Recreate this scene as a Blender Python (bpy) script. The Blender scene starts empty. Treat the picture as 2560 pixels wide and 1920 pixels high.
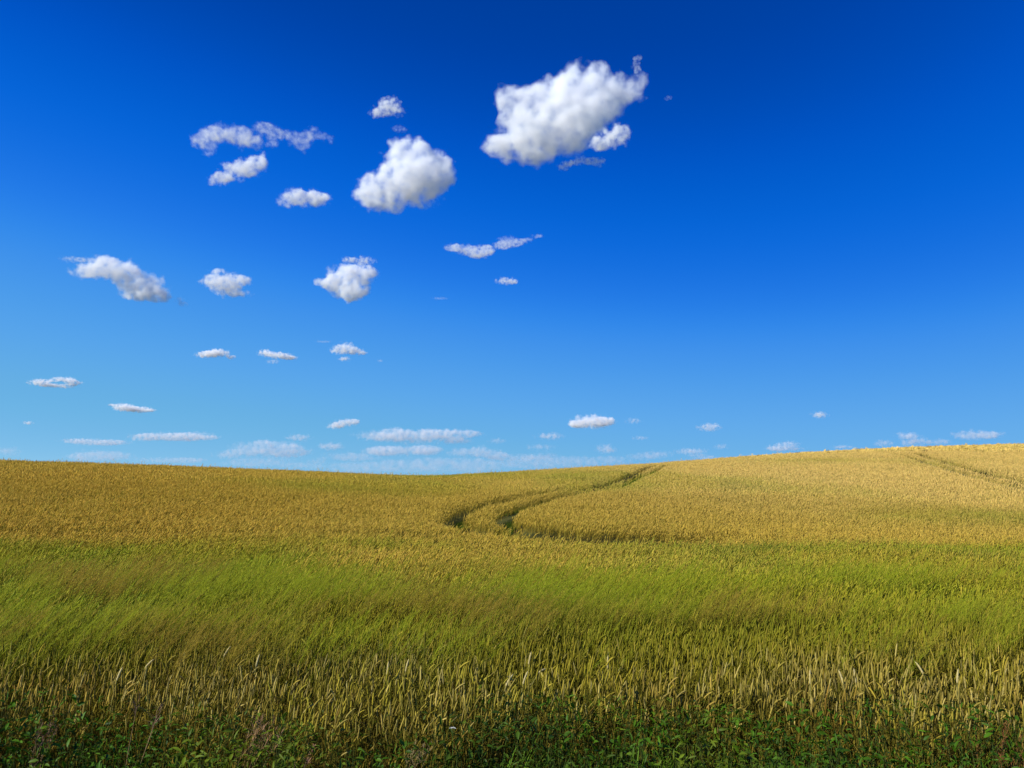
import bpy, bmesh, math, random
import numpy as np
from mathutils import Vector

SEED = 7
rng = np.random.default_rng(SEED)
random.seed(SEED)
scene = bpy.context.scene
col = scene.collection
R = math.radians

# ------------------------------------------------------------------ camera
F = 1991.0                       # focal length in photo pixels (28 mm on 36 mm, 2560 px wide)
PITCH = math.atan(290.0 / F)
CAM_H = 1.75
cam_d = bpy.data.cameras.new("camera")
cam_d.lens = 28.0; cam_d.sensor_width = 36.0; cam_d.clip_start = 0.05; cam_d.clip_end = 200000.0
cam = bpy.data.objects.new("camera", cam_d)
cam.location = (0, 0, CAM_H)
cam.rotation_euler = (math.pi / 2 + PITCH, 0, 0)
col.objects.link(cam); scene.camera = cam
CP, SP = math.cos(PITCH), math.sin(PITCH)

def ray(px, py):
    """direction (depth 1 along the view axis) of a photo pixel"""
    u = (px - 1280.0) / F; v = (960.0 - py) / F
    return np.array([u, CP - v * SP, SP + v * CP])

# ------------------------------------------------------------------ light and sky
SUN_EL, SUN_AZ = R(33), R(-123)      # azimuth measured from +Y towards +X
sd = np.array([math.sin(SUN_AZ) * math.cos(SUN_EL), math.cos(SUN_AZ) * math.cos(SUN_EL), math.sin(SUN_EL)])
sun_d = bpy.data.lights.new("sun", 'SUN'); sun_d.energy = 5.0; sun_d.angle = R(0.53); sun_d.color = (1.0, 0.965, 0.90)
sun = bpy.data.objects.new("sun", sun_d)
sun.rotation_euler = Vector((-sd[0], -sd[1], -sd[2])).to_track_quat('-Z', 'Y').to_euler()
sun.location = (-40, -30, 60)
col.objects.link(sun)

world = bpy.data.worlds.new("World"); scene.world = world; world.use_nodes = True
wt = world.node_tree; wt.nodes.clear()
wo = wt.nodes.new("ShaderNodeOutputWorld"); bg = wt.nodes.new("ShaderNodeBackground")
sky = wt.nodes.new("ShaderNodeTexSky"); sky.sky_type = 'NISHITA'; sky.sun_disc = False
sky.sun_elevation = SUN_EL; sky.sun_rotation = -SUN_AZ
sky.altitude = 2000; sky.air_density = 0.7; sky.dust_density = 0.2; sky.ozone_density = 8.0
# deepen the blue: one tone curve per channel on the sky colour
v1 = wt.nodes.new("ShaderNodeVectorMath"); v1.operation = 'SCALE'; v1.inputs["Scale"].default_value = 0.1
cv = wt.nodes.new("ShaderNodeRGBCurve"); cv.mapping.use_clip = False; cv.mapping.extend = 'HORIZONTAL'
CURVES = (((0, 0), (.033, 0), (.046, .0015), (.059, .013), (.085, .06), (.128, .114), (.191, .156), (.265, .205), (.40, .30), (1, .6)),
          ((0, 0), (.072, .053), (.082, .070), (.102, .114), (.132, .170), (.187, .290), (.272, .385), (.379, .445), (.48, .485), (.64, .56), (1, .75)),
          ((0, 0), (.183, .352), (.206, .43), (.253, .61), (.317, .74), (.429, .83), (.57, .83), (.69, .80), (.76, .78), (1, .82)))
for c, pts in enumerate(CURVES):
    cu = cv.mapping.curves[c]
    while len(cu.points) < len(pts): cu.points.new(0.5, 0.5)
    for p, q in zip(cu.points, pts): p.location = q; p.handle_type = 'AUTO_CLAMPED'
cv.mapping.update()
v2 = wt.nodes.new("ShaderNodeVectorMath"); v2.operation = 'SCALE'; v2.inputs["Scale"].default_value = 10.0
bg.inputs[1].default_value = 0.08
wt.links.new(sky.outputs[0], v1.inputs[0]); wt.links.new(v1.outputs[0], cv.inputs["Color"]); wt.links.new(cv.outputs[0], v2.inputs[0])
wt.links.new(v2.outputs[0], bg.inputs[0]); wt.links.new(bg.outputs[0], wo.inputs[0])

scene.view_settings.view_transform = 'Standard'; scene.view_settings.look = 'None'
scene.view_settings.exposure = 0.32; scene.view_settings.gamma = 1.0
cy = scene.cycles
cy.max_bounces = 18; cy.diffuse_bounces = 3; cy.glossy_bounces = 1; cy.transmission_bounces = 3
cy.volume_bounces = 16; cy.transparent_max_bounces = 8
cy.volume_step_rate = 0.3; cy.volume_max_steps = 256

# ------------------------------------------------------------------ helpers
def tag(o, label=None, cat=None, group=None, kind=None):
    if label: o["label"] = label
    if cat: o["category"] = cat
    if group: o["group"] = group
    if kind: o["kind"] = kind
    return o

def sstep(a, b, x):
    t = np.clip((x - a) / (b - a), 0, 1)
    return t * t * (3 - 2 * t)

def vnoise(x, y, seed=0):
    xi = np.floor(x).astype(np.int64); yi = np.floor(y).astype(np.int64)
    fx = x - xi; fy = y - yi
    fx = fx * fx * (3 - 2 * fx); fy = fy * fy * (3 - 2 * fy)
    def h(i, j):
        n = (i * 374761393 + j * 668265263 + seed * 1442695041) & 0xffffffff
        n = ((n ^ (n >> 13)) * 1274126177) & 0xffffffff
        n = ((n ^ (n >> 16)) * 2246822519) & 0xffffffff
        return ((n >> 8) & 0xffff) / 65535.0
    a, b, c, d = h(xi, yi), h(xi + 1, yi), h(xi, yi + 1), h(xi + 1, yi + 1)
    return (a * (1 - fx) + b * fx) * (1 - fy) + (c * (1 - fx) + d * fx) * fy

def fbm(x, y, seed=0, octv=3):
    s = 0; a = 0.5; t = 0
    for k in range(octv):
        s = s + a * vnoise(x * 2 ** k, y * 2 ** k, seed + k * 17); t += a; a *= 0.5
    return s / t

def veg_material(name, transl=0.25, rough=0.6, spec=0.10):
    m = bpy.data.materials.new(name); m.use_nodes = True
    nt = m.node_tree; nt.nodes.clear()
    out = nt.nodes.new("ShaderNodeOutputMaterial"); at = nt.nodes.new("ShaderNodeAttribute"); at.attribute_name = "Col"
    p = nt.nodes.new("ShaderNodeBsdfPrincipled"); p.inputs["Roughness"].default_value = rough
    p.inputs["Specular IOR Level"].default_value = spec
    tr = nt.nodes.new("ShaderNodeBsdfTranslucent"); mx = nt.nodes.new("ShaderNodeMixShader"); mx.inputs[0].default_value = transl
    nt.links.new(at.outputs["Color"], p.inputs["Base Color"]); nt.links.new(at.outputs["Color"], tr.inputs[0])
    nt.links.new(p.outputs[0], mx.inputs[1]); nt.links.new(tr.outputs[0], mx.inputs[2]); nt.links.new(mx.outputs[0], out.inputs[0])
    return m

def make_mesh(name, V, T, C=None, mat=None, smooth=False):
    """one mesh object from vertex array, triangle array and vertex colours"""
    me = bpy.data.meshes.new(name)
    me.vertices.add(len(V)); me.vertices.foreach_set("co", np.ascontiguousarray(V, np.float32).ravel())
    n = len(T)
    me.loops.add(n * 3); me.loops.foreach_set("vertex_index", np.ascontiguousarray(T, np.int32).ravel())
    me.polygons.add(n); me.polygons.foreach_set("loop_start", np.arange(n, dtype=np.int32) * 3)
    if smooth: me.polygons.foreach_set("use_smooth", np.ones(n, bool))
    if C is not None:
        a = me.attributes.new("Col", 'FLOAT_COLOR', 'POINT')
        c4 = np.ones((len(V), 4), np.float32); c4[:, :3] = C
        a.data.foreach_set("color", c4.ravel())
    me.update(calc_edges=True)
    if mat: me.materials.append(mat)
    o = bpy.data.objects.new(name, me); col.objects.link(o)
    return o

class Acc:
    def __init__(self): self.V = []; self.T = []; self.C = []; self.n = 0
    def add(self, V, T, C):
        self.V.append(V.astype(np.float32)); self.T.append((T + self.n).astype(np.int32)); self.C.append(C.astype(np.float32)); self.n += len(V)
    def build(self, name, mat):
        return make_mesh(name, np.concatenate(self.V), np.concatenate(self.T), np.concatenate(self.C), mat)

class Tpl:
    """a small template: vertices, triangles and a colour role per vertex"""
    def __init__(self): self.v = []; self.t = []; self.r = []
    def tube(self, pts, rad, sides, role, lateral=None):
        b = len(self.v); pts = [np.array(p, float) for p in pts]
        for i, p in enumerate(pts):
            d = pts[min(i + 1, len(pts) - 1)] - pts[max(i - 1, 0)]; d /= np.linalg.norm(d) + 1e-9
            n1 = np.cross(d, [0, 1, 0]);
            if np.linalg.norm(n1) < 1e-3: n1 = np.array([1., 0, 0])
            n1 /= np.linalg.norm(n1); n2 = np.cross(d, n1)
            for k in range(sides):
                a = 2 * math.pi * k / sides + (0.5 if i % 2 else 0)
                self.v.append(p + rad[i] * (n1 * math.cos(a) + n2 * math.sin(a) * (0.75 if lateral else 1))); self.r.append(role)
        for i in range(len(pts) - 1):
            for k in range(1 if sides == 2 else sides):
                a0 = b + i * sides + k; a1 = b + i * sides + (k + 1) % sides; c0 = a0 + sides; c1 = a1 + sides
                self.t += [(a0, a1, c1), (a0, c1, c0)]
    def strip(self, p0, az, el, length, width, curl, segs, role, fold=0.0, tipw=0.06):
        b = len(self.v); p = np.array(p0, float); h = np.array([math.cos(az), math.sin(az), 0]); side = np.array([-math.sin(az), math.cos(az), 0])
        for i in range(segs + 1):
            s = i / segs; w = width * 0.5 * max(tipw, (1 - s ** 1.7) * (0.55 + 0.9 * min(1, s * 3) * 0.5))
            up = np.array([0, 0, 1.0])
            self.v += [p - side * w + up * fold * w, p + side * w + up * fold * w]; self.r += [role, role]
            e = el - curl * s
            p = p + (h * math.cos(e) + up * math.sin(e)) * length / segs
        for i in range(segs):
            a = b + 2 * i; self.t += [(a, a + 1, a + 3), (a, a + 3, a + 2)]
    def done(self):
        return np.array(self.v), np.array(self.t, np.int64), np.array(self.r, np.int64)

def scatter(acc, tpl, pos, yaw, sc, hsc, lx, ly, cols, jit=0.12):
    """copies of a template: yaw, scale, height scale, lean in metres per metre, colour per role"""
    V, T, rl = tpl; N = len(pos); n = len(V)
    if N == 0: return
    c, s = np.cos(yaw)[:, None], np.sin(yaw)[:, None]
    x = (V[None, :, 0] * c - V[None, :, 1] * s) * sc[:, None]
    y = (V[None, :, 0] * s + V[None, :, 1] * c) * sc[:, None]
    z = V[None, :, 2] * hsc[:, None]
    q = z * np.clip(z, 0, 2)
    P = np.stack([x + pos[:, 0:1] + lx[:, None] * q, y + pos[:, 1:2] + ly[:, None] * q, z + pos[:, 2:3]], -1).reshape(-1, 3)
    TT = (T[None] + (np.arange(N) * n)[:, None, None]).reshape(-1, 3)
    C = cols[:, rl, :] * (1 + jit * rng.standard_normal((N, 1, 1))) * (1 + 0.06 * rng.standard_normal((N, n, 1)))
    acc.add(P, TT, np.clip(C, 0.003, 0.9).reshape(-1, 3))

# ------------------------------------------------------------------ terrain
WHEAT_H = 0.74
sky_px = np.array([(-700, 1134), (-300, 1143), (0, 1152), (250, 1159), (500, 1169), (750, 1179), (1000, 1189), (1080, 1190.5), (1200, 1185), (1400, 1173), (1660, 1157),
                   (1900, 1140), (2100, 1128), (2300, 1119), (2560, 1111), (3000, 1104), (3400, 1102)], float)
sk_th, sk_t = [], []
for a, b in sky_px:
    d = ray(a, b); sk_th.append(math.atan2(d[0], d[1])); sk_t.append(d[2] / math.hypot(d[0], d[1]))
TH = np.linspace(R(-60), R(60), 241)
tan_sky = np.interp(TH, sk_th, sk_t)
ker = np.hanning(9); ker /= ker.sum()
tan_sky = np.convolve(np.pad(tan_sky, 4, 'edge'), ker, 'valid')
DC = np.interp(TH, [R(-35), R(-12), R(-5), R(9), R(20), R(33)], [66, 60, 65, 78, 96, 116])
DC = np.convolve(np.pad(DC, 12, 'edge'), np.hanning(25) / np.hanning(25).sum(), 'valid')
SS = np.linspace(0, 8, 1601)
MM = sstep(0.14, 0.42, SS) * (1 - 1.35 * sstep(0.58, 1.28, SS)) * (1 - sstep(1.6, 2.3, SS))
GG = np.concatenate([[0], np.cumsum((MM[1:] + MM[:-1]) * 0.5 * (SS[1] - SS[0]))])
AA = np.zeros_like(TH)
for k in range(len(TH)):
    lo, hi = 0.0, 1.0
    for _ in range(40):
        m = 0.5 * (lo + hi)
        t = np.max((m * DC[k] * GG[10:] + WHEAT_H - CAM_H) / (SS[10:] * DC[k]))
        if t > tan_sky[k]: hi = m
        else: lo = m
    AA[k] = 0.5 * (lo + hi)

def ground(x, y):
    x = np.asarray(x, float); y = np.asarray(y, float)
    th = np.arctan2(x, y); d = np.hypot(x, y)
    dc = np.interp(th, TH, DC); a = np.interp(th, TH, AA)
    fade = sstep(-0.25, 0.35, np.cos(th))
    und = 0.05 * (fbm(x / 9 + 50, y / 9 + 50, 5, 2) - 0.5) * sstep(6, 20, d)
    return a * dc * np.interp(d / dc, SS, GG) * fade + und

def pix_to_top(px, py, top=WHEAT_H):
    d = ray(px, py); hh = math.hypot(d[0], d[1]); t = d[2] / hh; ux, uy = d[0] / hh, d[1] / hh
    r = np.concatenate([np.linspace(1.5, 30, 1200), np.linspace(30, 160, 2600)])
    f = CAM_H + t * r - (ground(ux * r, uy * r) + top)
    k = np.argmax(f < 0)
    if not (f < 0).any(): k = int(np.argmin(f))
    return np.array([ux * r[k], uy * r[k]])

def axis(stops):
    out = []
    for a, b, st in stops: out.append(np.arange(a, b, st))
    return np.concatenate(out)
far = np.array([260, 360, 520, 800, 1300, 2200, 4000, 8000, 15000.])
gx = np.concatenate([-far[::-1], axis([(-200, -60, 3), (-60, 60, 1), (60, 201, 3)]), far])
gy = np.concatenate([-far[::-1], axis([(-200, -20, 6), (-20, 130, 1), (130, 231, 3)]), far])
X, Y = np.meshgrid(gx, gy)
V = np.stack([X.ravel(), Y.ravel(), ground(X.ravel(), Y.ravel())], -1)
nx, ny = len(gx), len(gy)
I = (np.arange(ny - 1)[:, None] * nx + np.arange(nx - 1)[None]).ravel()
T = np.concatenate([np.stack([I, I + 1, I + nx + 1], -1), np.stack([I, I + nx + 1, I + nx], -1)])

def soil_material():
    m = bpy.data.materials.new("field_soil"); m.use_nodes = True; nt = m.node_tree
    p = nt.nodes["Principled BSDF"]; p.inputs["Roughness"].default_value = 0.9; p.inputs["Specular IOR Level"].default_value = 0.1
    tc = nt.nodes.new("ShaderNodeNewGeometry")
    n1 = nt.nodes.new("ShaderNodeTexNoise"); n1.inputs["Scale"].default_value = 6; n1.inputs["Detail"].default_value = 8
    n2 = nt.nodes.new("ShaderNodeTexNoise"); n2.inputs["Scale"].default_value = 0.35; n2.inputs["Detail"].default_value = 4
    r1 = nt.nodes.new("ShaderNodeValToRGB"); r2 = nt.nodes.new("ShaderNodeMix"); r2.data_type = 'RGBA'
    r1.color_ramp.elements[0].position = 0.35; r1.color_ramp.elements[0].color = (0.055, 0.040, 0.015, 1)
    r1.color_ramp.elements[1].position = 0.65; r1.color_ramp.elements[1].color = (0.16, 0.115, 0.032, 1)
    r2.inputs[7].default_value = (0.06, 0.085, 0.014, 1)
    nt.links.new(tc.outputs["Position"], n1.inputs["Vector"]); nt.links.new(tc.outputs["Position"], n2.inputs["Vector"])
    nt.links.new(n1.outputs[0], r1.inputs[0]); nt.links.new(r1.outputs[0], r2.inputs[6]); nt.links.new(n2.outputs[0], r2.inputs[0])
    nt.links.new(r2.outputs[2], p.inputs["Base Color"])
    b = nt.nodes.new("ShaderNodeBump"); b.inputs["Strength"].default_value = 0.6; b.inputs["Distance"].default_value = 0.05
    nt.links.new(n1.outputs[0], b.inputs["Height"]); nt.links.new(b.outputs[0], p.inputs["Normal"])
    return m
g = make_mesh("ground", V, T, None, soil_material(), True); tag(g, kind="structure")

# ------------------------------------------------------------------ tractor tracks (gaps driven through the crop)
def Z(pts, ox, oy, s): return [(ox + a * s, oy + b * s) for a, b in pts]
track_px = [
    (0.28, 1.0, Z([(1838, 186), (1830, 190), (1700, 240), (1550, 300), (1400, 350), (1200, 372), (1000, 385), (850, 418), (700, 445), (560, 475), (400, 505), (320, 535), (262, 572), (245, 600), (280, 625), (380, 652), (520, 680), (700, 705), (850, 728), (1000, 738), (1250, 750), (1500, 760), (1800, 775), (2212, 800)], 1050, 1100, .3165)),
    (0.28, 1.0, Z([(1935, 183), (1925, 187), (1830, 230), (1700, 285), (1600, 335), (1500, 362), (1350, 378), (1200, 405), (1050, 435), (900, 475), (760, 513), (690, 548), (640, 585), (625, 603), (680, 625), (780, 642), (900, 660), (1050, 685), (1250, 700), (1500, 708), (1800, 720), (2212, 740)], 1050, 1100, .3165)),
    (0.44, 0.8, [(2229, 1132), (2275, 1138), (2322, 1154), (2380, 1170), (2437, 1186), (2495, 1201), (2560, 1217), (2700, 1252)]),
    (0.44, 0.8, [(2287, 1130), (2322, 1139), (2380, 1155), (2437, 1170), (2495, 1185), (2560, 1199), (2700, 1230)]),
    (0.24, 0.0, [(-400, 1310), (0, 1318), (300, 1322), (600, 1326), (900, 1328), (1200, 1329)]),
    (0.13, 0.0, [(1750, 1344), (1950, 1341), (2250, 1341), (2560, 1344), (2900, 1346)]),
]
tracks = []
for hw, st, pts in track_px:
    P = np.array([pix_to_top(*p) for p in pts])
    # resample and smooth
    L = np.concatenate([[0], np.cumsum(np.linalg.norm(np.diff(P, axis=0), axis=1))])
    q = np.linspace(0, L[-1], max(12, int(L[-1] / 0.7)))
    PP = np.stack([np.interp(q, L, P[:, 0]), np.interp(q, L, P[:, 1])], -1)
    k = np.hanning(7); k /= k.sum()
    PP = np.stack([np.convolve(np.pad(PP[:, i], 3, 'edge'), k, 'valid') for i in (0, 1)], -1)
    tracks.append((hw, st, PP))

def track_dist(x, y, which=None):
    """distance to the nearest track divided by that track's half width"""
    best = np.full(len(x), 99.0)
    for j, (hw, st, P) in enumerate(tracks):
        tg = np.diff(P, axis=0); tg /= np.linalg.norm(tg, axis=1)[:, None]; vw = P[:-1] / np.linalg.norm(P[:-1], axis=1)[:, None]
        hws = hw * (1 + (.3 if st == 1.0 else 0) * sstep(42, 52, np.linalg.norm(P[:-1], axis=1))) * (1 + (1.0 if st == 1.0 else .0) * sstep(27, 22, np.linalg.norm(P[:-1], axis=1))) * (1 + (.8 if st == 1.0 else .0) * np.abs(tg[:, 0] * vw[:, 1] - tg[:, 1] * vw[:, 0]))
        if which is not None and j not in which: continue
        lo, hi = P.min(0) - 1, P.max(0) + 1
        idx = np.nonzero((x > lo[0]) & (x < hi[0]) & (y > lo[1]) & (y < hi[1]))[0]
        for c in range(0, len(idx), 20000):
            ii = idx[c:c + 20000]; px, py = x[ii, None], y[ii, None]
            a, b = P[:-1], P[1:]; ab = b - a; l2 = (ab ** 2).sum(1) + 1e-9
            t = np.clip(((px - a[:, 0]) * ab[:, 0] + (py - a[:, 1]) * ab[:, 1]) / l2, 0, 1)
            dd = np.hypot(px - a[:, 0] - t * ab[:, 0], py - a[:, 1] - t * ab[:, 1]) / hws[None]; dd = dd.min(1)
            best[ii] = np.minimum(best[ii], dd)
    return best

# worn wheel tracks as thin strips on the soil
def strip_mesh(name, P, w, mat, lift=0.006):
    d = np.gradient(P, axis=0); d /= np.linalg.norm(d, axis=1)[:, None] + 1e-9
    nrm = np.stack([-d[:, 1], d[:, 0]], -1)
    l, r = P + nrm * w, P - nrm * w
    Vv = np.concatenate([np.column_stack([l, ground(l[:, 0], l[:, 1]) + lift]), np.column_stack([r, ground(r[:, 0], r[:, 1]) + lift])])
    n = len(P); i = np.arange(n - 1)
    return make_mesh(name, Vv, np.concatenate([np.stack([i, i + n, i + n + 1], -1), np.stack([i, i + n + 1, i + 1], -1)]), None, mat)
tm = bpy.data.materials.new("track_soil"); tm.use_nodes = True
tp = tm.node_tree.nodes["Principled BSDF"]; tp.inputs["Roughness"].default_value = 0.95
tn = tm.node_tree.nodes.new("ShaderNodeTexNoise"); tn.inputs["Scale"].default_value = 9.0; tn.inputs["Detail"].default_value = 6
tr_ = tm.node_tree.nodes.new("ShaderNodeValToRGB")
tr_.color_ramp.elements[0].color = (0.030, 0.045, 0.006, 1); tr_.color_ramp.elements[1].color = (0.075, 0.075, 0.014, 1)
tg = tm.node_tree.nodes.new("ShaderNodeNewGeometry")
tm.node_tree.links.new(tg.outputs["Position"], tn.inputs["Vector"]); tm.node_tree.links.new(tn.outputs[0], tr_.inputs[0])
tm.node_tree.links.new(tr_.outputs[0], tp.inputs["Base Color"])
for j, (hw, st, P) in enumerate(tracks):
    tag(strip_mesh("wheel_track", P, hw * 0.9, tm), kind="structure")

# ------------------------------------------------------------------ crop templates
def wheat_curve(phi, stem0, ear_base, ear_len, n_stem, n_ear):
    """axis of a stalk: straight stem, then bending over by phi towards +x"""
    pts = []; p = np.array([0, 0, stem0]); L = ear_base - stem0
    for i in range(n_stem + 1):
        pts.append(p.copy())
        s = (i + 0.5) / n_stem; a = phi * 0.55 * max(0, (s - 0.55) / 0.45) ** 1.5
        p = p + np.array([math.sin(a), 0, math.cos(a)]) * L / n_stem
    stem = pts; p = pts[-1]; ear = []
    for i in range(n_ear + 1):
        ear.append(p.copy()); a = phi * (0.55 + 0.45 * (i + 0.5) / n_ear)
        p = p + np.array([math.sin(a), 0, math.cos(a)]) * ear_len / n_ear
    return stem, ear

def wheat_near(phi, seed):
    r = random.Random(seed); t = Tpl()
    el = r.uniform(.066, .084)
    stem, ear = wheat_curve(phi, 0.12, 0.655, el, 5, 7)
    t.tube(stem, [.0019] * 6, 3, 1)
    rad = [.0028, .0062, .0053, .0068, .0056, .0062, .0046, .0014]
    t.tube(ear, rad, 5, 0, True)
    for k in range(3):
        t.strip((0.0, 0, r.uniform(.30, .58)), r.uniform(-2.0, 2.0), r.uniform(.8, 1.35), r.uniform(.13, .22), r.uniform(.008, .013), r.uniform(.6, 2.2), 3, 2)
    return t.done()

def wheat_mid(phi, seed):
    r = random.Random(seed); t = Tpl()
    stem, ear = wheat_curve(phi, 0.34, 0.65, .092, 2, 3)
    t.tube([stem[0], stem[2]], [.0028, .0028], 2, 1)
    t.tube(ear, [.004, .0074, .0068, .0015], 3, 0)
    for k in range(2):
        t.strip((0.0, 0, r.uniform(.42, .62)), r.uniform(-2, 2), r.uniform(.7, 1.3), r.uniform(.15, .24), .014, r.uniform(.6, 2), 2, 2)
    return t.done()

def wheat_far(phi, seed):
    r = random.Random(seed); t = Tpl()
    stem, ear = wheat_curve(phi, 0.40, 0.63, .11, 1, 2)
    t.tube(ear, [.006, .013, .002], 3, 0)
    t.strip((0, 0, .40), r.uniform(-1, 1), 1.2, .26, .03, .5, 2, 2)
    t.strip((.03, .02, .44), r.uniform(0, 3), 0.9, .2, .028, 1.2, 1, 2)
    return t.done()

def wheat_distant(seed):
    r = random.Random(seed); t = Tpl()
    for k in range(4):
        a = r.uniform(0, 6.28); d = r.uniform(0, .16); x, y = d * math.cos(a), d * math.sin(a); h = r.uniform(.60, .66)
        tilt = r.uniform(-.02, .07)
        t.tube([(x, y, h - .12), (x + tilt * .5, y, h + .05), (x + tilt, y, h + .14)], [.020, .020, .003], 2, 0 if k < 3 else 2)
    t.strip((-.05, 0, .36), r.uniform(-1, 3), 1.0, .3, .06, .6, 1, 2)
    return t.done()

GREEN = np.array([.225, .29, .014]); DEEP = np.array([.06, .14, .008]); GOLD = np.array([.60, .41, .055]); ORANGE = np.array([.58, .335, .028])
PALE = np.array([.82, .575, .17]); OLIVE = np.array([.32, .29, .016]); STRAW = np.array([.31, .25, .050]); RUST = np.array([.30, .15, .025])

def mixc(a, b, f): return a * (1 - f[:, None]) + b * f[:, None]

def ripeness(x, y):
    """0 green .. 1 ripe, from where the crop stands"""
    d = np.hypot(x, y); th = np.arctan2(x, y)
    n = fbm(x / 5.5 + 20, y / 7 + 9, 3, 4); n2 = fbm(x / 16 + 70, y / 22 + 31, 8, 3)
    yb = np.interp(x, [-16, -14.6, -3, 5, 15, 20], [17.4, 17.6, 19.4, 19.9, 19.9, 19.9]) + 1.6 * (n - .5)
    f = sstep(-4.2, .6, y - yb)
    f = np.maximum(f * .95, (.10 + sstep(.46, .66, n) * .8 * (.35 + .65 * sstep(5, -2, x))) * sstep(8, 14, y))
    # ripe patch on the left in the green band
    f = np.maximum(f, .9 * np.exp(-((x + 4.5) / 5.0) ** 2 - ((y - 16.0) / 1.6) ** 2) * sstep(.3, .55, n))
    # near edge, riper again
    f = np.maximum(f, (1 - sstep(4.9, 6.2, y + 1.6 * (n - .5))) * .8)
    # greener patches far up
    far_ = sstep(26, 34, d)
    gp = sstep(.52, .68, n2) * .42 + .55 * np.exp(-((x + 4) / 8) ** 2 - ((y - 55) / 6) ** 2) + .7 * np.exp(-((x - 22) / 3.5) ** 2 - ((y - 62) / 4) ** 2)
    f = f * (1 - far_ * np.clip(gp, 0, .85) * (1 - sstep(58, 72, d)))
    return np.clip(f + .16 * rng.standard_normal(len(x)), 0, 1)

def crop_colours(x, y, near):
    d = np.hypot(x, y); th = np.arctan2(x, y); N = len(x)
    f = ripeness(x, y)
    left = sstep(.05, -.45, th)
    ripe = mixc(np.tile(GOLD, (N, 1)), ORANGE, np.clip(left * (.28 + .8 * (fbm(x / 10, y / 14, 21, 3) - .4)) + .25 * (fbm(x / 4, y / 6, 33, 3) - .5), 0, 1))
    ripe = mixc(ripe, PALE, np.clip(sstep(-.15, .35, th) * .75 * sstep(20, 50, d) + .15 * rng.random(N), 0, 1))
    green = mixc(np.tile(GREEN, (N, 1)), DEEP, np.clip(sstep(.5, .75, fbm(x / 2.2, y / 2.8, 44, 3)) * .9, 0, 1))
    green = mixc(green, OLIVE, sstep(.40, .62, fbm(x / 3, y / 3.5, 47, 3)) * .75 + .25 * rng.random(N))
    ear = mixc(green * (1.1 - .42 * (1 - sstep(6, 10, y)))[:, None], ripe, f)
    nearf = 1 - sstep(4.9, 6.3, y + .8 * (fbm(x / 1.2, y, 59, 2) - .5))
    strawy = mixc(np.tile(STRAW, (N, 1)), RUST, sstep(.52, .70, fbm(x / .8 + 3, y / .6, 55, 2)) * .8)
    strawy = mixc(strawy, OLIVE, sstep(.45, .62, fbm(x / 1.0 + 8, y / .8, 57, 2)) * .7)
    strawy = mixc(strawy, np.tile(np.array([.45, .37, .12]), (N, 1)), (rng.random(N) < .18) * .8)
    strawy = strawy * np.where(rng.random(N) < .35, .5, 1.0)[:, None]
    ear = mixc(ear, strawy, nearf * (.6 + .4 * rng.random(N)))
    stem = mixc(mixc(np.tile(OLIVE, (N, 1)) * .9, ripe * .8, f * .7), np.tile(np.array([.12, .12, .015]), (N, 1)), nearf * .8)
    leaf = mixc(green, ripe * .75, np.clip(f * .8 - .1 + .2 * rng.random(N), 0, 1))
    leaf = mixc(leaf, np.tile(RUST, (N, 1)), nearf * (rng.random(N) < .15) * .6)
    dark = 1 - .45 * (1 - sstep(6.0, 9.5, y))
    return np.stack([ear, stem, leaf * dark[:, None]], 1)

def ring(d0, d1, dens, half=R(43)):
    n = int(half * (d1 * d1 - d0 * d0) * dens)
    r = np.sqrt(rng.uniform(d0 * d0, d1 * d1, n)); th = rng.uniform(-half, half, n)
    return r * np.sin(th), r * np.cos(th)

def verge_edge(x):
    return 4.58 + 0.6 * (fbm(x / 1.3 + 11, x * 0 + 4, 61, 3) - .5) * 2 * .8 + 0.15 * np.sin(x * 2.1)

wheat = Acc()
wind = R(12)
def plant(tpls, x, y, hmul, smul, near=False, lean=0.10, spread=1.0, clear=1.0):
    td = track_dist(x, y); keep = td > clear + .06 * rng.standard_normal(len(x)); x, y, td = x[keep], y[keep], td[keep]
    z = ground(x, y); cols = crop_colours(x, y, near)
    hv = 1 + .17 * (fbm(x / 1.6, y / 1.6, 71, 2) - .5) + .07 * rng.standard_normal(len(x))
    h = hv * hmul * (1 - .17 * (1 - sstep(1.0, 1.9, td)))
    if near: h = h * (1 - rng.random(len(x)) * .24 * (1 - sstep(.2, 1.3, y - verge_edge(x))))
    if not near: h = h * np.where(rng.random(len(x)) < .012, rng.uniform(1.08, 1.28, len(x)), 1.0)
    gust = lean * (1 + (4.5 * sstep(5.4, 7.5, y) if near else 0)) * (.5 + 1.3 * fbm(x / 3.5, y / 5.0, 81, 3))
    kind = rng.integers(0, len(tpls), len(x))
    for k, t in enumerate(tpls):
        m = kind == k; n = m.sum()
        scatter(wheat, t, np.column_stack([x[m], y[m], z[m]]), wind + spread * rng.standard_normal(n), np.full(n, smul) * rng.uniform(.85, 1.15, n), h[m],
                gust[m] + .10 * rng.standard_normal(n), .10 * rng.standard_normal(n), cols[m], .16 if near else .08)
x, y = ring(3.9, 9.0, 620); k = y > verge_edge(x) + .03; x, y = x[k], y[k]
plant([wheat_near(p, 100 + i) for i, p in enumerate((.05, .1, .2, .35, .12, 1.3, .15, .6))], x, y, 1.0, .80, True, .035, 1.2)
x, y = ring(9.0, 25, 230)
plant([wheat_mid(p, 200 + i) for i, p in enumerate((.15, .4, .8, 1.3, .3))], x, y, 1.0, 1.15, False, .16, .7)
x, y = ring(25, 38, 165)
plant([wheat_mid(p, 250 + i) for i, p in enumerate((.15, .4, .8, 1.3, .3))], x, y, 1.0, 1.1, False, .14, .8)
x, y = ring(38, 78, 120)
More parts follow.
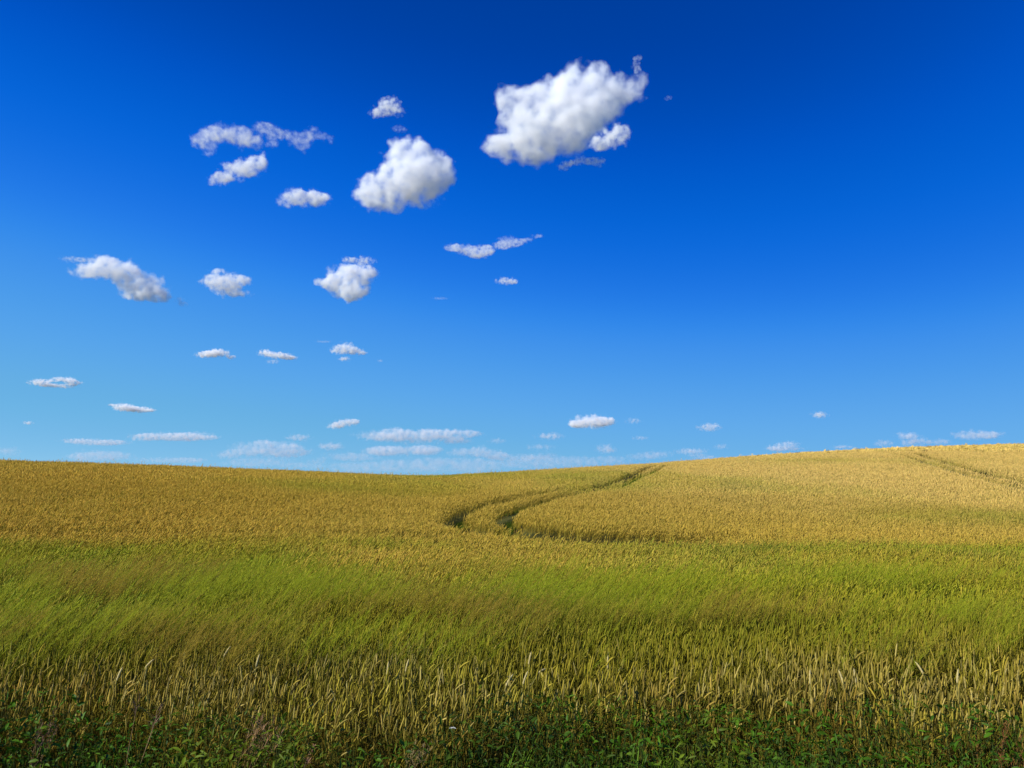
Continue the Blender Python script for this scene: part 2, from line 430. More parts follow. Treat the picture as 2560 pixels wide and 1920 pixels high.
plant([wheat_far(p, 300 + i) for i, p in enumerate((.2, .5, 1.0, .3))], x, y, 1.0, 1.1, False, .12, .9)
x, y = ring(78, 150, 30)
dcr = np.interp(np.arctan2(x, y), TH, DC); k = np.hypot(x, y) < dcr * 1.35; x, y = x[k], y[k]
plant([wheat_distant(400 + i) for i in range(4)], x, y, 1.0, 1.3, False, .1, 2.0, 1.5)
veg = veg_material("crop")
o = wheat.build("wheat", veg)
tag(o, "ripening wheat crop of green and golden ears covering the whole field", "wheat", kind="stuff")

# low green growth in the wheel tracks
low = Acc()
t = Tpl(); rr = random.Random(5)
for k in range(7): t.strip((rr.uniform(-.05, .05), rr.uniform(-.05, .05), 0), rr.uniform(0, 6.28), rr.uniform(.9, 1.4), rr.uniform(.2, .36), .016, rr.uniform(.4, 1.4), 2, 0)
tuft = t.done()
for hw, st, P in tracks:
    if st < 1: continue
    L = np.linalg.norm(np.diff(P, axis=0), axis=1).sum(); n = int(L * hw * 2 * 95)
    i = rng.integers(0, len(P) - 1, n); u = rng.random(n)[:, None]; q = P[i] * (1 - u) + P[i + 1] * u
    q = q + hw * .8 * rng.uniform(-1, 1, (n, 2))
    z = ground(q[:, 0], q[:, 1])
    c = mixc(np.tile(np.array([.085, .16, .008]), (n, 1)), np.array([.20, .21, .02]), rng.random(n) * .7)[:, None, :]
    scatter(low, tuft, np.column_stack([q, z]), rng.uniform(0, 6.28, n), rng.uniform(.8, 1.4, n), rng.uniform(.5, .95, n), np.full(n, .1), np.zeros(n), c)
tag(low.build("track_grass", veg), "short green grass growing in the tractor tracks through the wheat", "grass", kind="stuff")

# feathery wild grass blowing over the near wheat
def panicle(seed):
    r = random.Random(seed); t = Tpl()
    stem, ear = wheat_curve(.7, .3, .78, .24, 3, 6)
    t.tube(stem, [.0012, .0011, .001, .0008], 2, 1); t.tube(ear, [.0008] * 6 + [.0003], 2, 1)
    for i in range(44):
        s = r.random(); k = min(5, int(s * 6)); p = np.array(ear[k]) + (np.array(ear[k + 1]) - np.array(ear[k])) * (s * 6 - k)
        a = r.uniform(0, 6.28); L = (.075 * (1 - s) + .018) * r.uniform(.6, 1.1)
        t.strip(p, a, r.uniform(.0, 1.0), L, .0022, r.uniform(-.5, .8), 1, 0, tipw=.5)
    return t.done()
haze_g = Acc()
n = 17000
x = rng.uniform(-1, 1, n); y = 4.9 + 8.5 * rng.beta(1.9, 2.4, n); x = x * (y * .85 + 1)
dn = fbm(x / 1.3 + 40, y / .9 + 7, 91, 3) + .10 * sstep(2, -5, x)
k = (dn > .40 + .22 * rng.random(n)) ; x, y = x[k], y[k]; n = len(x)
cA = mixc(np.tile(np.array([.38, .43, .020]), (n, 1)), np.array([.42, .29, .040]), np.clip(sstep(.50, .66, fbm(x / 1.1 + 4, y / .8, 95, 3)) * .9 + .2 * sstep(0, -6, x) + .2 * (rng.random(n) - .5), 0, 1))
cols = np.stack([cA, cA * .8], 1)
kind = rng.integers(0, 4, n)
for j in range(4):
    m = kind == j; c = m.sum()
    scatter(haze_g, panicle(500 + j), np.column_stack([x[m], y[m], ground(x[m], y[m])]), wind + .55 * rng.standard_normal(c), rng.uniform(.8, 1.25, c), rng.uniform(.86, 1.08, c),
            .18 + .08 * rng.standard_normal(c), .08 * rng.standard_normal(c), cols[m])
tag(haze_g.build("wild_grass", veg_material("feather_grass", .4, .7, .1)), "feathery brownish wild grass blowing to the right above the near wheat", "grass", kind="stuff")

# ------------------------------------------------------------------ verge: leafy weeds and grass at the photographer's feet
weeds = Acc()
def leaf_tpl(w, fold):
    t = Tpl()
    t.v = [np.array(p) for p in [(0, 0, 0), (.35, w, fold * w), (.35, 0, -.02), (.35, -w, fold * w), (.72, w * .75, fold * w - .06), (.72, 0, -.08), (.72, -w * .75, fold * w - .06), (1, 0, -.2)]]
    t.t = [(0, 2, 1), (0, 3, 2), (1, 2, 5), (1, 5, 4), (2, 3, 6), (2, 6, 5), (4, 5, 7), (5, 6, 7)]; t.r = [0] * 8
    return t.done()
LEAVES = [leaf_tpl(.12, .5), leaf_tpl(.20, .4), leaf_tpl(.07, .3)]
def verge_top(x, y): return .34 + .34 * fbm(x / .7 + 5, y / .6 + 2, 101, 3) + .14 * sstep(-.9, .1, y - verge_edge(x))
def put_leaves(n, x0, x1, y0, y1, colfn, smin=.02, smax=.055, hmin=.05, edge=True):
    x = rng.uniform(x0, x1, n); y = rng.uniform(y0, y1, n)
    if edge: k = y < verge_edge(x) + .25 * rng.standard_normal(n) - .05; x, y = x[k], y[k]
    n = len(x); top = verge_top(x, y); z = top * (1 - rng.random(n) ** 1.7 * .85) ; z = np.maximum(z, hmin)
    c = colfn(x, y, n)
    kind = rng.integers(0, 3, n)
    for j in range(3):
        m = np.nonzero(kind == j)[0]; V, T, rl = LEAVES[j]; N = len(m)
        s = rng.uniform(smin, smax, N); yaw = rng.uniform(0, 6.28, N); pit = rng.normal(-.25, .55, N); rol = rng.normal(0, .5, N)
        v = V[None] * s[:, None, None]
        cr, sr = np.cos(rol)[:, None], np.sin(rol)[:, None]
        yy = v[..., 1] * cr - v[..., 2] * sr; zz = v[..., 1] * sr + v[..., 2] * cr; xx = v[..., 0]
        cp, sp = np.cos(pit)[:, None], np.sin(pit)[:, None]
        x2 = xx * cp + zz * sp; z2 = -xx * sp + zz * cp
        cw, sw = np.cos(yaw)[:, None], np.sin(yaw)[:, None]
        P = np.stack([x2 * cw - yy * sw + x[m, None], x2 * sw + yy * cw + y[m, None], z2 + z[m, None]], -1).reshape(-1, 3)
        C = np.repeat((c[m] * (1 + .25 * rng.standard_normal((N, 1))))[:, None], len(V), 1).reshape(-1, 3)
        weeds.add(P, (T[None] + (np.arange(N) * len(V))[:, None, None]).reshape(-1, 3), np.clip(C, .004, .6))
def weed_col(x, y, n):
    c = mixc(np.tile(np.array([.045, .108, .004]), (n, 1)), np.array([.095, .135, .007]), sstep(.42, .65, fbm(x / .5 + 9, y / .4, 111, 3)))
    c = mixc(c, np.array([.03, .065, .005]), sstep(.5, .7, fbm(x / .8 + 19, y / .5, 113, 2)) * .8)
    return c
put_leaves(210000, -7.5, 7.5, 2.2, 5.8, weed_col)
# stems of the weeds and blades of grass among them
t = Tpl(); t.tube([(0, 0, 0), (.01, 0, .25), (.03, .01, .5)], [.0025, .002, .001], 3, 0); stalk = t.done()
n = 6000; x = rng.uniform(-7, 7, n); y = rng.uniform(1.8, 5.4, n); k = y < verge_edge(x); x, y = x[k], y[k]; n = len(x)
scatter(weeds, stalk, np.column_stack([x, y, 0 * x]), rng.uniform(0, 6.28, n), np.ones(n), verge_top(x, y) / .5, .2 * rng.standard_normal(n), .2 * rng.standard_normal(n), np.tile(np.array([.07, .10, .02]), (n, 1, 1)))
t = Tpl(); rr = random.Random(9)
for k in range(9): t.strip((rr.uniform(-.04, .04), rr.uniform(-.04, .04), 0), rr.uniform(0, 6.28), rr.uniform(1.0, 1.5), rr.uniform(.3, .55), rr.uniform(.005, .009), rr.uniform(.3, 1.5), 4, 0)
gtuft = t.done()
n = 14000; x = rng.uniform(-7, 7, n); y = rng.uniform(1.8, 5.5, n); k = (y < verge_edge(x) + .2) & (fbm(x / .6 + 3, y / .6, 121, 2) > .42); x, y = x[k], y[k]; n = len(x)
cg = mixc(np.tile(np.array([.095, .185, .006]), (n, 1)), np.array([.19, .17, .04]), (rng.random(n) < .22) * .8)[:, None]
scatter(weeds, gtuft, np.column_stack([x, y, 0 * x]), rng.uniform(0, 6.28, n), rng.uniform(.8, 1.2, n), rng.uniform(.7, 1.25, n), .22 + .15 * rng.standard_normal(n), .1 * rng.standard_normal(n), cg)
tag(weeds.build("verge_weeds", veg_material("weeds", .22, .5, .12)), "dark green leafy weeds and grass along the near edge of the wheat", "weeds", kind="stuff")

# ------------------------------------------------------------------ single plants that can be told apart
vmat = veg_material("plant_tissue", .2, .6, .12)
def part(name, tpl, colour, parent, jit=.15):
    V, T, rl = tpl
    c = np.clip(np.array(colour)[None] * (1 + jit * rng.standard_normal((len(V), 1))), .004, .9)
    o = make_mesh(name, V, T, np.repeat(c, 1, 0), vmat); o.parent = parent
    return o
def root(name, label, cat, px, py, top, group=None):
    p = pix_to_top(px, py, top); e = bpy.data.objects.new(name, None); col.objects.link(e)
    e.empty_display_size = .1; e.location = (p[0], p[1], float(ground(p[0], p[1]))); tag(e, label, cat, group)
    return e
def blades(seed, n, l0, l1, w, el0, el1, c0, c1, spread=.05, az=None):
    r = random.Random(seed); t = Tpl()
    for k in range(n):
        a = r.uniform(0, 6.28) if az is None else r.gauss(az, .7)
        t.strip((r.uniform(-spread, spread), r.uniform(-spread, spread), 0), a, r.uniform(el0, el1), r.uniform(l0, l1), w * r.uniform(.7, 1.3), r.uniform(c0, c1), 5, 0)
    return t.done()
def heads(seed, n, h0, h1, L, w, spread=.06, az=0.0, fluff=26):
    """stems with drooping seed heads: returns (stems, heads)"""
    r = random.Random(seed); ts, th_ = Tpl(), Tpl()
    for k in range(n):
        x0, y0 = r.uniform(-spread, spread), r.uniform(-spread, spread); h = r.uniform(h0, h1); a = r.gauss(az, .5); ln = r.uniform(.05, .2)
        pts = [np.array([x0 + math.cos(a) * ln * s * s, y0 + math.sin(a) * ln * s * s, h * s]) for s in (0, .35, .7, 1)]
        ts.tube(pts, [.0022, .002, .0017, .0013], 3, 0)
        d = pts[-1] - pts[-2]; d /= np.linalg.norm(d)
        for i in range(fluff):
            s = r.random(); p = pts[-1] + d * L * (s - .35) + np.array([0, 0, -.25 * L * max(0, s - .3) ** 2])
            th_.strip(p, r.uniform(0, 6.28), r.uniform(.1, 1.2), w * r.uniform(.5, 1.2) * (1.15 - s * .8), .004, r.uniform(-.4, .8), 1, 0, tipw=.45)
    return ts.done(), th_.done()
def seedy(name, label, cat, px, py, top, seed, n, stemc, headc, L=.16, w=.05, group=None, leafc=None, fluff=26, spread=.06):
    e = root(name, label, cat, px, py, top, group)
    s, h = heads(seed, n, top * .8, top * 1.05, L, w, spread, .1, fluff)
    part("stem", s, stemc, e); part("seed_head", h, headc, e, .22)
    if leafc is not None: part("leaf", blades(seed + 1, 7, top * .5, top * .9, .009, .9, 1.4, .5, 1.6), leafc, e)
    return e
PINK = (.22, .13, .075); GD = "pinkish dry grass clumps in the verge"
seedy("dry_grass", "pinkish dry grass clump at the far left edge of the weedy verge", "grass clump", 75, 1842, .54, 901, 7, (.25, .17, .08), PINK, group=GD)
seedy("dry_grass", "small pinkish dry seed head in the wheat just above the verge at left", "grass clump", 300, 1772, .72, 902, 3, (.25, .17, .08), PINK, L=.12, group=GD)
seedy("dry_grass", "brownish pink dry grass clump where verge meets wheat, left of centre", "grass clump", 600, 1812, .66, 903, 9, (.25, .17, .07), (.34, .19, .09), group=GD)
seedy("dry_grass", "low pinkish dry grass clump by the photo's bottom edge, left of centre", "grass clump", 712, 1906, .50, 904, 4, (.25, .17, .07), (.38, .20, .11), L=.10, group=GD)
seedy("dry_grass", "straw brown dry grass clump amid green weeds near the bottom centre", "grass clump", 985, 1868, .54, 905, 6, (.30, .22, .08), (.36, .27, .12), L=.12, group=GD)
seedy("dock_plant", "rust brown dead dock with bushy seed heads at the bottom right", "weed", 2478, 1868, .56, 906, 9, (.26, .13, .04), (.27, .12, .035), L=.24, w=.04, leafc=(.16, .10, .02), fluff=70)
for px, py, lab, sd_ in ((1962, 1896, "bleached arching grass tuft at the bottom, right of centre", 911), (1788, 1812, "bleached grass tuft at the weedy foot of the wheat, right of centre", 912),
                        (1500, 1838, "small bleached grass tuft in front of the wheat near the centre", 913), (270, 1852, "pale straw tuft bent over dark green weeds at left", 914)):
    e = root("bleached_tuft", lab, "grass clump", px, py, .46, "bleached grass tufts in the verge")
    part("blades", blades(sd_, 26, .28, .48, .007, .9, 1.4, 1.0, 2.6, .04, .3), (.40, .33, .15), e)
for px, py, lab, sd_ in ((1228, 1868, "bright green grass tuft leaning right at the bottom centre", 921), (1575, 1862, "tall bright green grass tuft right of the bottom centre", 922),
                        (625, 1880, "bright green grass tuft beside the dry clump left of centre", 923), (2330, 1856, "bright green grass tuft left of the rusty dock", 924)):
    e = root("grass_tuft", lab, "grass clump", px, py, .55, "bright green grass tufts in the verge")
    part("blades", blades(sd_, 30, .42, .75, .009, 1.0, 1.5, .2, 1.1, .05, .6), (.10, .20, .010), e)
e = root("umbel_flower", "single white flower head at the foot of the wheat near the centre", "flower", 1131, 1826, .62)
t = Tpl(); t.tube([(0, 0, 0), (.01, 0, .3), (.0, .01, .58)], [.003, .0025, .002], 4, 0)
rr = random.Random(31); um = Tpl()
for k in range(16):
    a = rr.uniform(0, 6.28); d = 0.016 * math.sqrt(rr.random()); p = np.array([d * math.cos(a), .01 + d * math.sin(a), .625 - d * .25])
    t.tube([(0, .01, .58), tuple(p)], [.0008, .0006], 3, 0)
    for q in range(5): um.strip(p, q * 1.256 + a, .25, .006, .005, .3, 2, 0, tipw=.3)
part("stem", t.done(), (.10, .15, .02), e); part("flower_head", um.done(), (.72, .72, .62), e, .05)
part("leaf", blades(32, 5, .15, .28, .02, .6, 1.1, .5, 1.4), (.07, .14, .01), e)

# pale ears that stand out of the near crop
def stalk_proto(phi, seed):
    r = random.Random(seed); ts, te, tl = Tpl(), Tpl(), Tpl()
    stem, ear = wheat_curve(phi, 0.0, 0.70, .082, 6, 9)
    ts.tube(stem, [.0022] * 7, 4, 0)
    te.tube(ear, [.003, .0062, .0055, .0068, .0058, .0066, .0056, .0056, .0040, .001], 6, 0, True)
    for k in range(2): tl.strip((0, 0, r.uniform(.3, .6)), r.uniform(-2, 2), r.uniform(.8, 1.3), .18, .011, r.uniform(.8, 2), 4, 0)
    return ts.done(), te.done(), tl.done()
STALKS = [(281, 1670), (482, 1753), (340, 1639), (633, 1639), (543, 1615), (472, 1721), (423, 1798), (1005, 1652), (964, 1660), (1243, 1684), (1314, 1633), (1293, 1680), (1310, 1652), (1517, 1643),
          (2118, 1680), (2142, 1676), (2327, 1656), (2384, 1676), (2016, 1717), (2124, 1753), (2022, 1680)]
for i, (px, py) in enumerate(STALKS):
    if py > 1690: continue
    e = root("wheat_stalk", "pale bleached wheat ear standing out above the darker near edge of the crop", "wheat", px, py, .77, "pale ears along the near edge of the wheat")
    phi = (.5, .2, 1.0, .3, .7, 1.6, .12)[i % 7] * (1 if px < 1400 else .7); s, ea, lf = stalk_proto(phi, 700 + i)
    part("stem", s, (.30, .27, .07), e, .08); part("ear", ea, (.56, .46, .19), e, .07); part("leaf", lf, (.30, .27, .06), e, .1)
    e.rotation_euler = (0, 0, wind + rng.normal(0, .5) + (0 if px < 1500 else rng.choice([0, 2.6])))

# ------------------------------------------------------------------ clouds: one lumpy volume each
def cloud_material(name, blobs, size, dens, seed, soft, amp):
    dens = dens * .33 if dens > 4 else dens * 1.1
    """blobs: centre and radii in object space; the billows come from a noise that eats into their edges"""
    m = bpy.data.materials.new(name); m.use_nodes = True; nt = m.node_tree; nt.nodes.clear(); N = nt.nodes.new; L = nt.links.new
    out = N("ShaderNodeOutputMaterial"); tc = N("ShaderNodeTexCoord")
    tot = None
    for (c, r) in blobs:
        a = N("ShaderNodeVectorMath"); a.operation = 'MULTIPLY_ADD'
        a.inputs[1].default_value = [1 / q for q in r]; a.inputs[2].default_value = [-p / q for p, q in zip(c, r)]
        L(tc.outputs["Object"], a.inputs[0])
        d = N("ShaderNodeVectorMath"); d.operation = 'DOT_PRODUCT'; L(a.outputs[0], d.inputs[0]); L(a.outputs[0], d.inputs[1])
        f = N("ShaderNodeMath"); f.operation = 'SUBTRACT'; f.use_clamp = True; f.inputs[0].default_value = 1.0; L(d.outputs["Value"], f.inputs[1])
        if tot is None: tot = f.outputs[0]
        else:
            s = N("ShaderNodeMath"); s.operation = 'ADD'; L(tot, s.inputs[0]); L(f.outputs[0], s.inputs[1]); tot = s.outputs[0]
    def noise(scale, detail, k, rough=.6):
        mp = N("ShaderNodeMapping"); mp.inputs["Location"].default_value = (seed * 3.7 + k, seed * 1.3, k * 5.1); mp.inputs["Scale"].default_value = (scale / size, scale / size, scale / size)
        L(tc.outputs["Object"], mp.inputs["Vector"])
        n = N("ShaderNodeTexNoise"); n.inputs["Scale"].default_value = 1.0; n.inputs["Detail"].default_value = detail; n.inputs["Roughness"].default_value = rough
        L(mp.outputs[0], n.inputs["Vector"]); return n.outputs[0]
    n1 = noise(2.2, 8, 1, .60) if dens > 1.2 and soft < .35 else noise(1.5, 6, 1, .54)
    na = N("ShaderNodeMath"); na.operation = 'MULTIPLY_ADD'; na.inputs[1].default_value = amp; na.inputs[2].default_value = -amp * .5 - EDGE; L(n1, na.inputs[0])
    cl = N("ShaderNodeMath"); cl.operation = 'MINIMUM'; cl.inputs[1].default_value = 1.0; L(tot, cl.inputs[0])
    sm = N("ShaderNodeMath"); sm.operation = 'ADD'; L(cl.outputs[0], sm.inputs[0]); L(na.outputs[0], sm.inputs[1])
    mr = N("ShaderNodeMapRange"); mr.interpolation_type = 'LINEAR'; mr.inputs["From Min"].default_value = 0.0; mr.inputs["From Max"].default_value = soft
    mr.inputs["To Min"].default_value = 0.0; mr.inputs["To Max"].default_value = 1.0; L(sm.outputs[0], mr.inputs["Value"])
    pw = N("ShaderNodeMath"); pw.operation = 'POWER'; pw.inputs[1].default_value = 1.8; L(mr.outputs[0], pw.inputs[0])
    ds = N("ShaderNodeMath"); ds.operation = 'MULTIPLY'; ds.inputs[1].default_value = 1.5 * dens / size; L(pw.outputs[0], ds.inputs[0])
    vs = N("ShaderNodeVolumeScatter"); vs.inputs["Color"].default_value = (.984, .996, 1.0, 1) if dens > 1.2 and soft < .35 else (.92, .985, 1.0, 1); vs.inputs["Anisotropy"].default_value = 0.0
    L(ds.outputs[0], vs.inputs["Density"]); L(vs.outputs[0], out.inputs["Volume"])
    return m
EDGE = 0.56
INFL = 1.55
def ico(sub):
    bm = bmesh.new(); bmesh.ops.create_icosphere(bm, subdivisions=sub, radius=1.0)
    v = np.array([q.co[:] for q in bm.verts]); t = np.array([[q.index for q in f.verts] for f in bm.faces]); bm.free(); return v, t
ICO = ico(3)
CLOUD_BASE = 1150.0
def cloud(spec):
    (ox, oy, s), pts, dens, soft, label, group = spec
    rc = random.Random(label)
    P = [(ox + a * s, oy + b * s, ra * s, rb * s) for a, b, ra, rb in pts]
    ybot = max(b + rb for a, b, ra, rb in P); xm = sum(a for a, *_ in P) / len(P)
    d = ray(xm, ybot); tan_e = d[2] / math.hypot(d[0], d[1])
    depth = CLOUD_BASE / max(d[2], .028)          # along the view axis
    W = []
    for a, b, ra, rb in P:
        k = depth / F; r3 = np.array([ra * k, 0, rb * k]) * INFL
        r3[1] = min(max(r3[0] * .8, r3[2] * .8), 2.2 * min(r3[0], r3[2]))
        c = np.array([0, 0, CAM_H]) + ray(a, b) * depth + np.array([0, rc.uniform(-.25, .25) * r3[1], 0])
        W.append((c, r3))
    ctr = np.mean([c for c, r in W], 0); zb = min(c[2] - r[2] for c, r in W)
    org = np.array([ctr[0], ctr[1], zb])
    blobs = [((c - org).tolist(), r.tolist()) for c, r in W]
    size = float(np.mean([min(r[0], r[2]) for c, r in W])); size = max(size, .5 * max(min(r[0], r[2]) for c, r in W))
    v, t = ICO
    V = np.concatenate([v * np.array(r) + np.array(c) for c, r in blobs]); T = np.concatenate([t + i * len(v) for i in range(len(blobs))])
    o = make_mesh("cloud", V, T, None, None)
    if len(blobs) > 1:                               # melt the lumps into one skin
        rm = o.modifiers.new("skin", 'REMESH'); rm.mode = 'VOXEL'; rm.voxel_size = max(min(min(r) for c, r in blobs) * .33, max(V.max(0) - V.min(0)) / 90)
        dg = bpy.context.evaluated_depsgraph_get(); me = bpy.data.meshes.new_from_object(o.evaluated_get(dg)); old = o.data
        o.modifiers.clear(); o.data = me; bpy.data.meshes.remove(old); me.name = "cloud"
    o.data.materials.clear(); o.data.materials.append(cloud_material("cloud_vapour", blobs, size, dens, rc.uniform(0, 50), soft * 2.5, 2.9))
    o.location = org.tolist()
    tag(o, label, "cloud", group)
    return o
A1 = (1150, 100, .2712); A2 = (400, 200, .3617); A3 = (100, 560, .4069); A4 = (700, 540, .3165); A5 = (0, 820, .4521); A7 = (0, 920, .5787); A8 = (1280, 920, .5787)
GB, GS, GH = "white clouds high over the field", "small clouds drifting over the middle of the sky", "pale flat clouds low over the field's skyline"
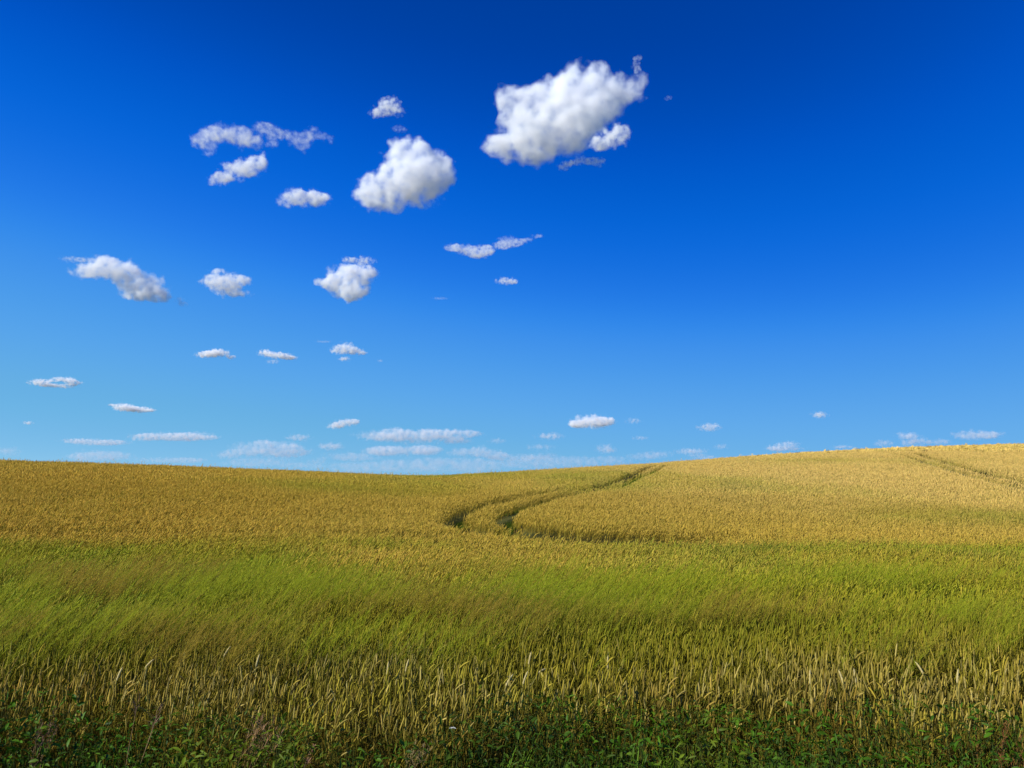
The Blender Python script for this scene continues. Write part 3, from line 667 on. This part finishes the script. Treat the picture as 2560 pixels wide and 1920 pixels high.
CLOUDS = [
 (A1, [(420,540,110,110),(560,600,170,130),(750,550,180,150),(950,500,200,210),(1150,430,200,200),(1290,290,75,80),(1450,380,150,125),(1640,390,100,80),(1610,520,100,85),(900,750,310,270),(600,850,240,170),(320,970,130,75),(480,1020,190,110),(720,1090,140,95),(1150,650,250,220),(1350,560,180,160),(1000,930,180,110),(390,740,60,60)], 7, .30, "largest white cloud, high right of the other big clouds, with a shaded right side", GB),
 (A1, [(1400,890,150,95),(1500,850,70,55),(1260,960,90,50)], 3.0, .45, "hazy grey-white puff tucked under the right side of the largest cloud", GB),
 (A1, [(1270,1130,75,42),(1190,1120,50,30),(1110,1110,50,45),(1030,1140,60,26),(950,1160,56,40)], 2.0, .5, "ragged scrap of cloud hanging just below the largest cloud", GB),
 (A1, [(1620,235,42,55),(1640,165,40,28),(1640,300,34,44)], 1.2, .6, "thin wisp sticking up at the top right corner of the largest cloud", GB),
 (A1, [(1915,540,40,25)], .6, .6, "faint speck of vapour alone to the right of the largest cloud", GB),
 (A2, [(1770,450,85,55),(1630,425,55,40),(1700,510,140,60),(1850,640,170,130),(1700,680,170,120),(1540,720,110,80),(1430,770,85,80),(1500,850,130,70),(1620,870,65,60),(1790,770,150,80),(1640,580,90,80),(1930,640,90,95)], 7, .30, "second largest white cloud, tall with a rounded head, left of the largest cloud", GB),
 (A2, [(1590,150,70,38),(1550,200,70,36),(1640,222,58,36),(1490,232,50,25)], 2.6, .5, "small ragged cloud alone above the tall rounded-headed cloud", GB),
 (A2, [(1650,330,55,20)], .7, .6, "tiny thin streak between the small ragged cloud and the tall cloud", GB),
 (A2, [(330,370,80,50),(450,360,120,52),(580,395,105,58),(660,440,52,42),(260,420,65,40),(340,480,52,50)], 4.5, .42, "arched cloud with a hollow underside, upper left, above the slanting cloud", GB),
 (A2, [(410,695,75,36),(520,640,100,52),(620,590,90,58),(690,545,50,48)], 6, .32, "slanting oblong white cloud rising to the right beneath the arched cloud", GB),
 (A2, [(700,320,60,26),(755,350,80,42),(805,410,52,36),(850,370,50,24),(770,455,44,20)], 1.1, .6, "torn veil of cloud just right of the arched cloud", GB),
 (A2, [(900,385,50,30),(950,420,60,50),(1050,365,50,42),(990,475,36,38),(1100,380,50,26),(1165,405,40,34),(1010,420,60,40)], 1.2, .6, "torn veil of cloud to the right of the first torn veil, with a hanging tip", GB),
 (A2, [(890,835,75,42),(940,800,60,45),(1020,810,90,56),(1110,820,68,52)], 6, .32, "small flat-based white cloud, like a loaf, left of the foot of the tall cloud", GB),
 (A3, [(250,285,75,40),(370,270,105,60),(480,285,95,65),(580,330,95,65),(690,385,85,65),(560,410,80,45),(650,430,100,45),(750,452,55,30)], 6, .32, "long white cloud sagging down to the right, leftmost of the three in the middle row", GS),
 (A3, [(190,215,65,18),(270,222,40,16)], 1.0, .6, "thin wisp trailing from the upper left end of the long sagging cloud", GS),
 (A3, [(860,470,34,26),(880,492,30,12)], 1.0, .6, "scrap of cloud off the lower right tip of the long sagging cloud", GS),
 (A3, [(1060,355,68,40),(1160,350,105,44),(1140,402,75,42),(1245,345,50,24),(1240,430,65,20),(1090,285,48,14)], 5, .36, "plump oval white cloud, the middle one of the middle row", GS),
 (A3, [(1860,295,80,45),(1960,300,95,52),(2025,295,40,34),(1760,355,70,38),(1880,380,110,62),(1945,410,70,52),(1900,450,42,30)], 6.5, .30, "kite-shaped white cloud pointing down, rightmost of the three in the middle row", GS),
 (A3, [(1890,222,42,18),(1990,226,65,24)], 2.0, .5, "narrow strip of cloud lying on top of the kite-shaped cloud", GS),
 (A4, [(1350,250,60,26),(1450,258,75,42),(1590,280,85,48),(1540,305,60,26),(1650,265,50,35)], 2.4, .5, "low stretched cloud in mid sky, right of the kite-shaped cloud", GS),
 (A4, [(1740,240,60,30),(1800,205,80,46),(1890,215,55,26),(1960,190,55,16),(2035,162,50,14)], 1.5, .6, "thin veil trailing up from the right end of the low stretched cloud", GS),
 (A4, [(1780,512,75,26),(1850,525,36,16)], 2.0, .5, "small pale cloud by itself below the low stretched cloud", GS),
 (A4, [(1265,650,65,11)], .6, .6, "faint short streak to the right of the kite-shaped cloud's tip", GS),
 (A5, [(1140,150,52,17),(1210,138,55,20),(1280,162,26,11)], 3.6, .4, "small wedge of cloud, leftmost of the row of three below the middle row", GS),
 (A5, [(1465,136,42,18),(1550,155,62,18),(1610,165,36,11)], 3.4, .4, "small tapering cloud, middle of the row of three below the middle row", GS),
 (A5, [(1510,188,36,11)], 1.2, .5, "tiny scrap beneath the small tapering cloud", GS),
 (A5, [(1870,120,45,24),(1920,108,48,30),(1970,128,46,18),(2010,140,22,8)], 5, .34, "small bell-shaped cloud, right end of the row of three below the middle row", GS),
 (A5, [(1908,172,36,13)], 2.0, .5, "little tuft directly under the small bell-shaped cloud", GS),
 (A5, [(1790,75,45,7)], .7, .6, "thin thread of cloud above left of the bell-shaped cloud", GS),
 (A5, [(2100,180,18,8)], .8, .6, "tiny speck of cloud right of the tuft under the bell-shaped cloud", GS),
 (A5, [(230,302,62,18),(330,320,80,11),(350,284,62,13),(410,302,44,13)], 3.0, .42, "two-layered flat cloud near the left edge, above the lens-shaped cloud", GS),
 (A5, [(690,440,56,20),(770,450,64,16),(840,456,34,7),(620,425,22,6)], 3.2, .42, "lens-shaped flat cloud at left, lower right of the two-layered cloud", GS),
 (A5, [(158,525,26,10)], 2.2, .5, "tiny oval cloud alone near the left edge, below the two-layered cloud", GS),
 (A5, [(1850,542,34,13),(1915,525,46,15),(1962,517,22,9)], 3.0, .42, "small slanted cloud low in the sky, left above the dip in the skyline", GH),
 (A5, [(790,605,65,14),(900,600,74,16),(1000,604,64,16),(1090,598,74,17),(1165,608,34,8)], 2.2, .5, "long flat band of cloud low at left, just above the sloping skyline", GH),
 (A5, [(400,622,64,9),(520,632,94,14),(640,634,66,10)], 1.8, .5, "flat band of cloud at far left, a little lower than the long flat band", GH),
 (A7, [(1635,290,80,16),(1710,276,44,14),(1800,300,110,20),(1850,283,34,16),(1960,280,64,13),(1980,312,44,13),(2050,286,36,9)], 2.2, .5, "broad broken bank of cloud, upper of two above the lowest dip of the skyline", GH),
 (A7, [(1290,300,42,12)], 1.8, .5, "little cloud just above the heaped bank left of the dip", GH),
 (A7, [(1430,338,42,13)], 2.2, .5, "little puff between the heaped bank and the broad banks over the dip", GH),
 (A7, [(1090,342,76,18),(1000,376,60,14),(1150,324,34,12),(1245,334,40,16),(1270,360,62,15),(1190,370,80,14)], 1.8, .55, "heaped bank of cloud left of the dip, low over the left slope", GH),
 (A7, [(420,376,80,16),(360,388,54,13),(500,382,70,13)], 1.3, .6, "pale smear of cloud touching the skyline at left", GH),
 (A7, [(30,360,42,15)], 1.4, .6, "pale cloud cut by the left edge just above the skyline", GH),
 (A7, [(700,398,110,10),(820,399,54,8)], 1.2, .6, "thin pale streak lying along the left slope's skyline", GH),
 (A7, [(1740,358,100,16),(1850,353,44,15),(1640,358,54,14)], 2.0, .5, "broad bank of cloud, lower of two above the lowest dip of the skyline", GH),
 (A7, [(1480,380,64,13),(1370,405,34,14),(1570,388,74,13)], 1.1, .6, "faint smear of cloud left of the dip, close to the skyline", GH),
 (A7, [(2080,352,26,14),(2000,364,60,15),(2120,370,50,14),(2180,388,50,14)], 1.8, .55, "knobbly bank of cloud just right of the dip in the skyline", GH),
 (A7, [(1480,428,110,16),(1640,428,120,19),(1800,415,120,22),(1950,420,120,22),(2090,418,110,22)], 1.1, .65, "grey-blue sheet of cloud resting on the lowest dip of the skyline", GH),
 (A8, [(40,412,90,18),(180,408,110,19),(330,402,100,16),(460,396,70,12)], 1.0, .65, "grey-blue sheet of cloud lying along the skyline from the dip to the curving tracks", GH),
 (A7, [(1180,405,110,17),(1040,410,80,12),(1310,425,70,10)], .9, .65, "grey-blue sheet of cloud under the heaped bank, along the left slope's skyline", GH),
 (A7, [(2150,315,28,9)], 1.3, .55, "little scrap of cloud above the knobbly bank right of the dip", GH),
 (A8, [(345,233,64,20),(285,242,28,10),(400,230,28,11)], 4.0, .38, "bright little flat-based cloud right of centre, biggest of those low on the right", GH),
 (A8, [(165,295,42,12)], 2.0, .5, "little cloud below left of the bright flat-based one", GH),
 (A8, [(522,230,26,10)], 1.4, .55, "slanted scrap right of the bright flat-based cloud", GH),
 (A8, [(1330,202,26,11)], 3.0, .42, "tiny oval cloud standing highest over the right-hand hill", GH),
 (A8, [(850,256,36,12)], 3.0, .42, "tiny flat cloud over the hill, between the tractor tracks and the highest oval", GH),
 (A8, [(405,350,34,16)], 2.4, .45, "small rounded puff low over the skyline left of the tractor tracks", GH),
 (A8, [(120,342,46,11),(140,382,54,14),(40,386,34,11)], 1.5, .6, "double smear of cloud over the skyline between dip and rounded puff", GH),
 (A8, [(560,382,56,13),(640,372,44,12)], 1.2, .6, "pale string of cloud on the skyline above the top of the curving tractor tracks", GH),
 (A8, [(775,360,54,11),(822,386,44,8)], 1.9, .5, "flat cloud low on the hill just right of the tractor tracks' top", GH),
 (A8, [(905,340,24,9)], 1.6, .55, "little tuft above right of the flat cloud at the tracks' top", GH),
 (A8, [(1135,345,32,11),(1200,348,54,8),(1200,327,34,9)], 1.9, .5, "layered little cloud touching the hill, below left of the highest oval", GH),
 (A8, [(1430,341,38,6)], 1.8, .5, "thin sliver of cloud peeping over the hill below right of the highest oval", GH),
 (A8, [(1740,317,44,16),(1705,287,36,10),(1610,325,30,12),(1850,320,34,10)], 2.0, .5, "lumpy cloud over the right-hand hill above the straight pair of tracks", GH),
 (A8, [(1985,290,62,16),(2080,290,34,11)], 2.0, .5, "grey-bottomed cloud at the right, over the highest part of the hill", GH),
 (A8, [(555,303,28,7)], 1.2, .55, "short streak between the bright flat-based cloud and the rounded puff", GH),
]
for spec in CLOUDS: cloud(spec if spec[-1] != GH else (spec[0], [(a, b, ra * 1.3, rb * 1.35) for a, b, ra, rb in spec[1]], spec[2] * .62) + spec[3:])
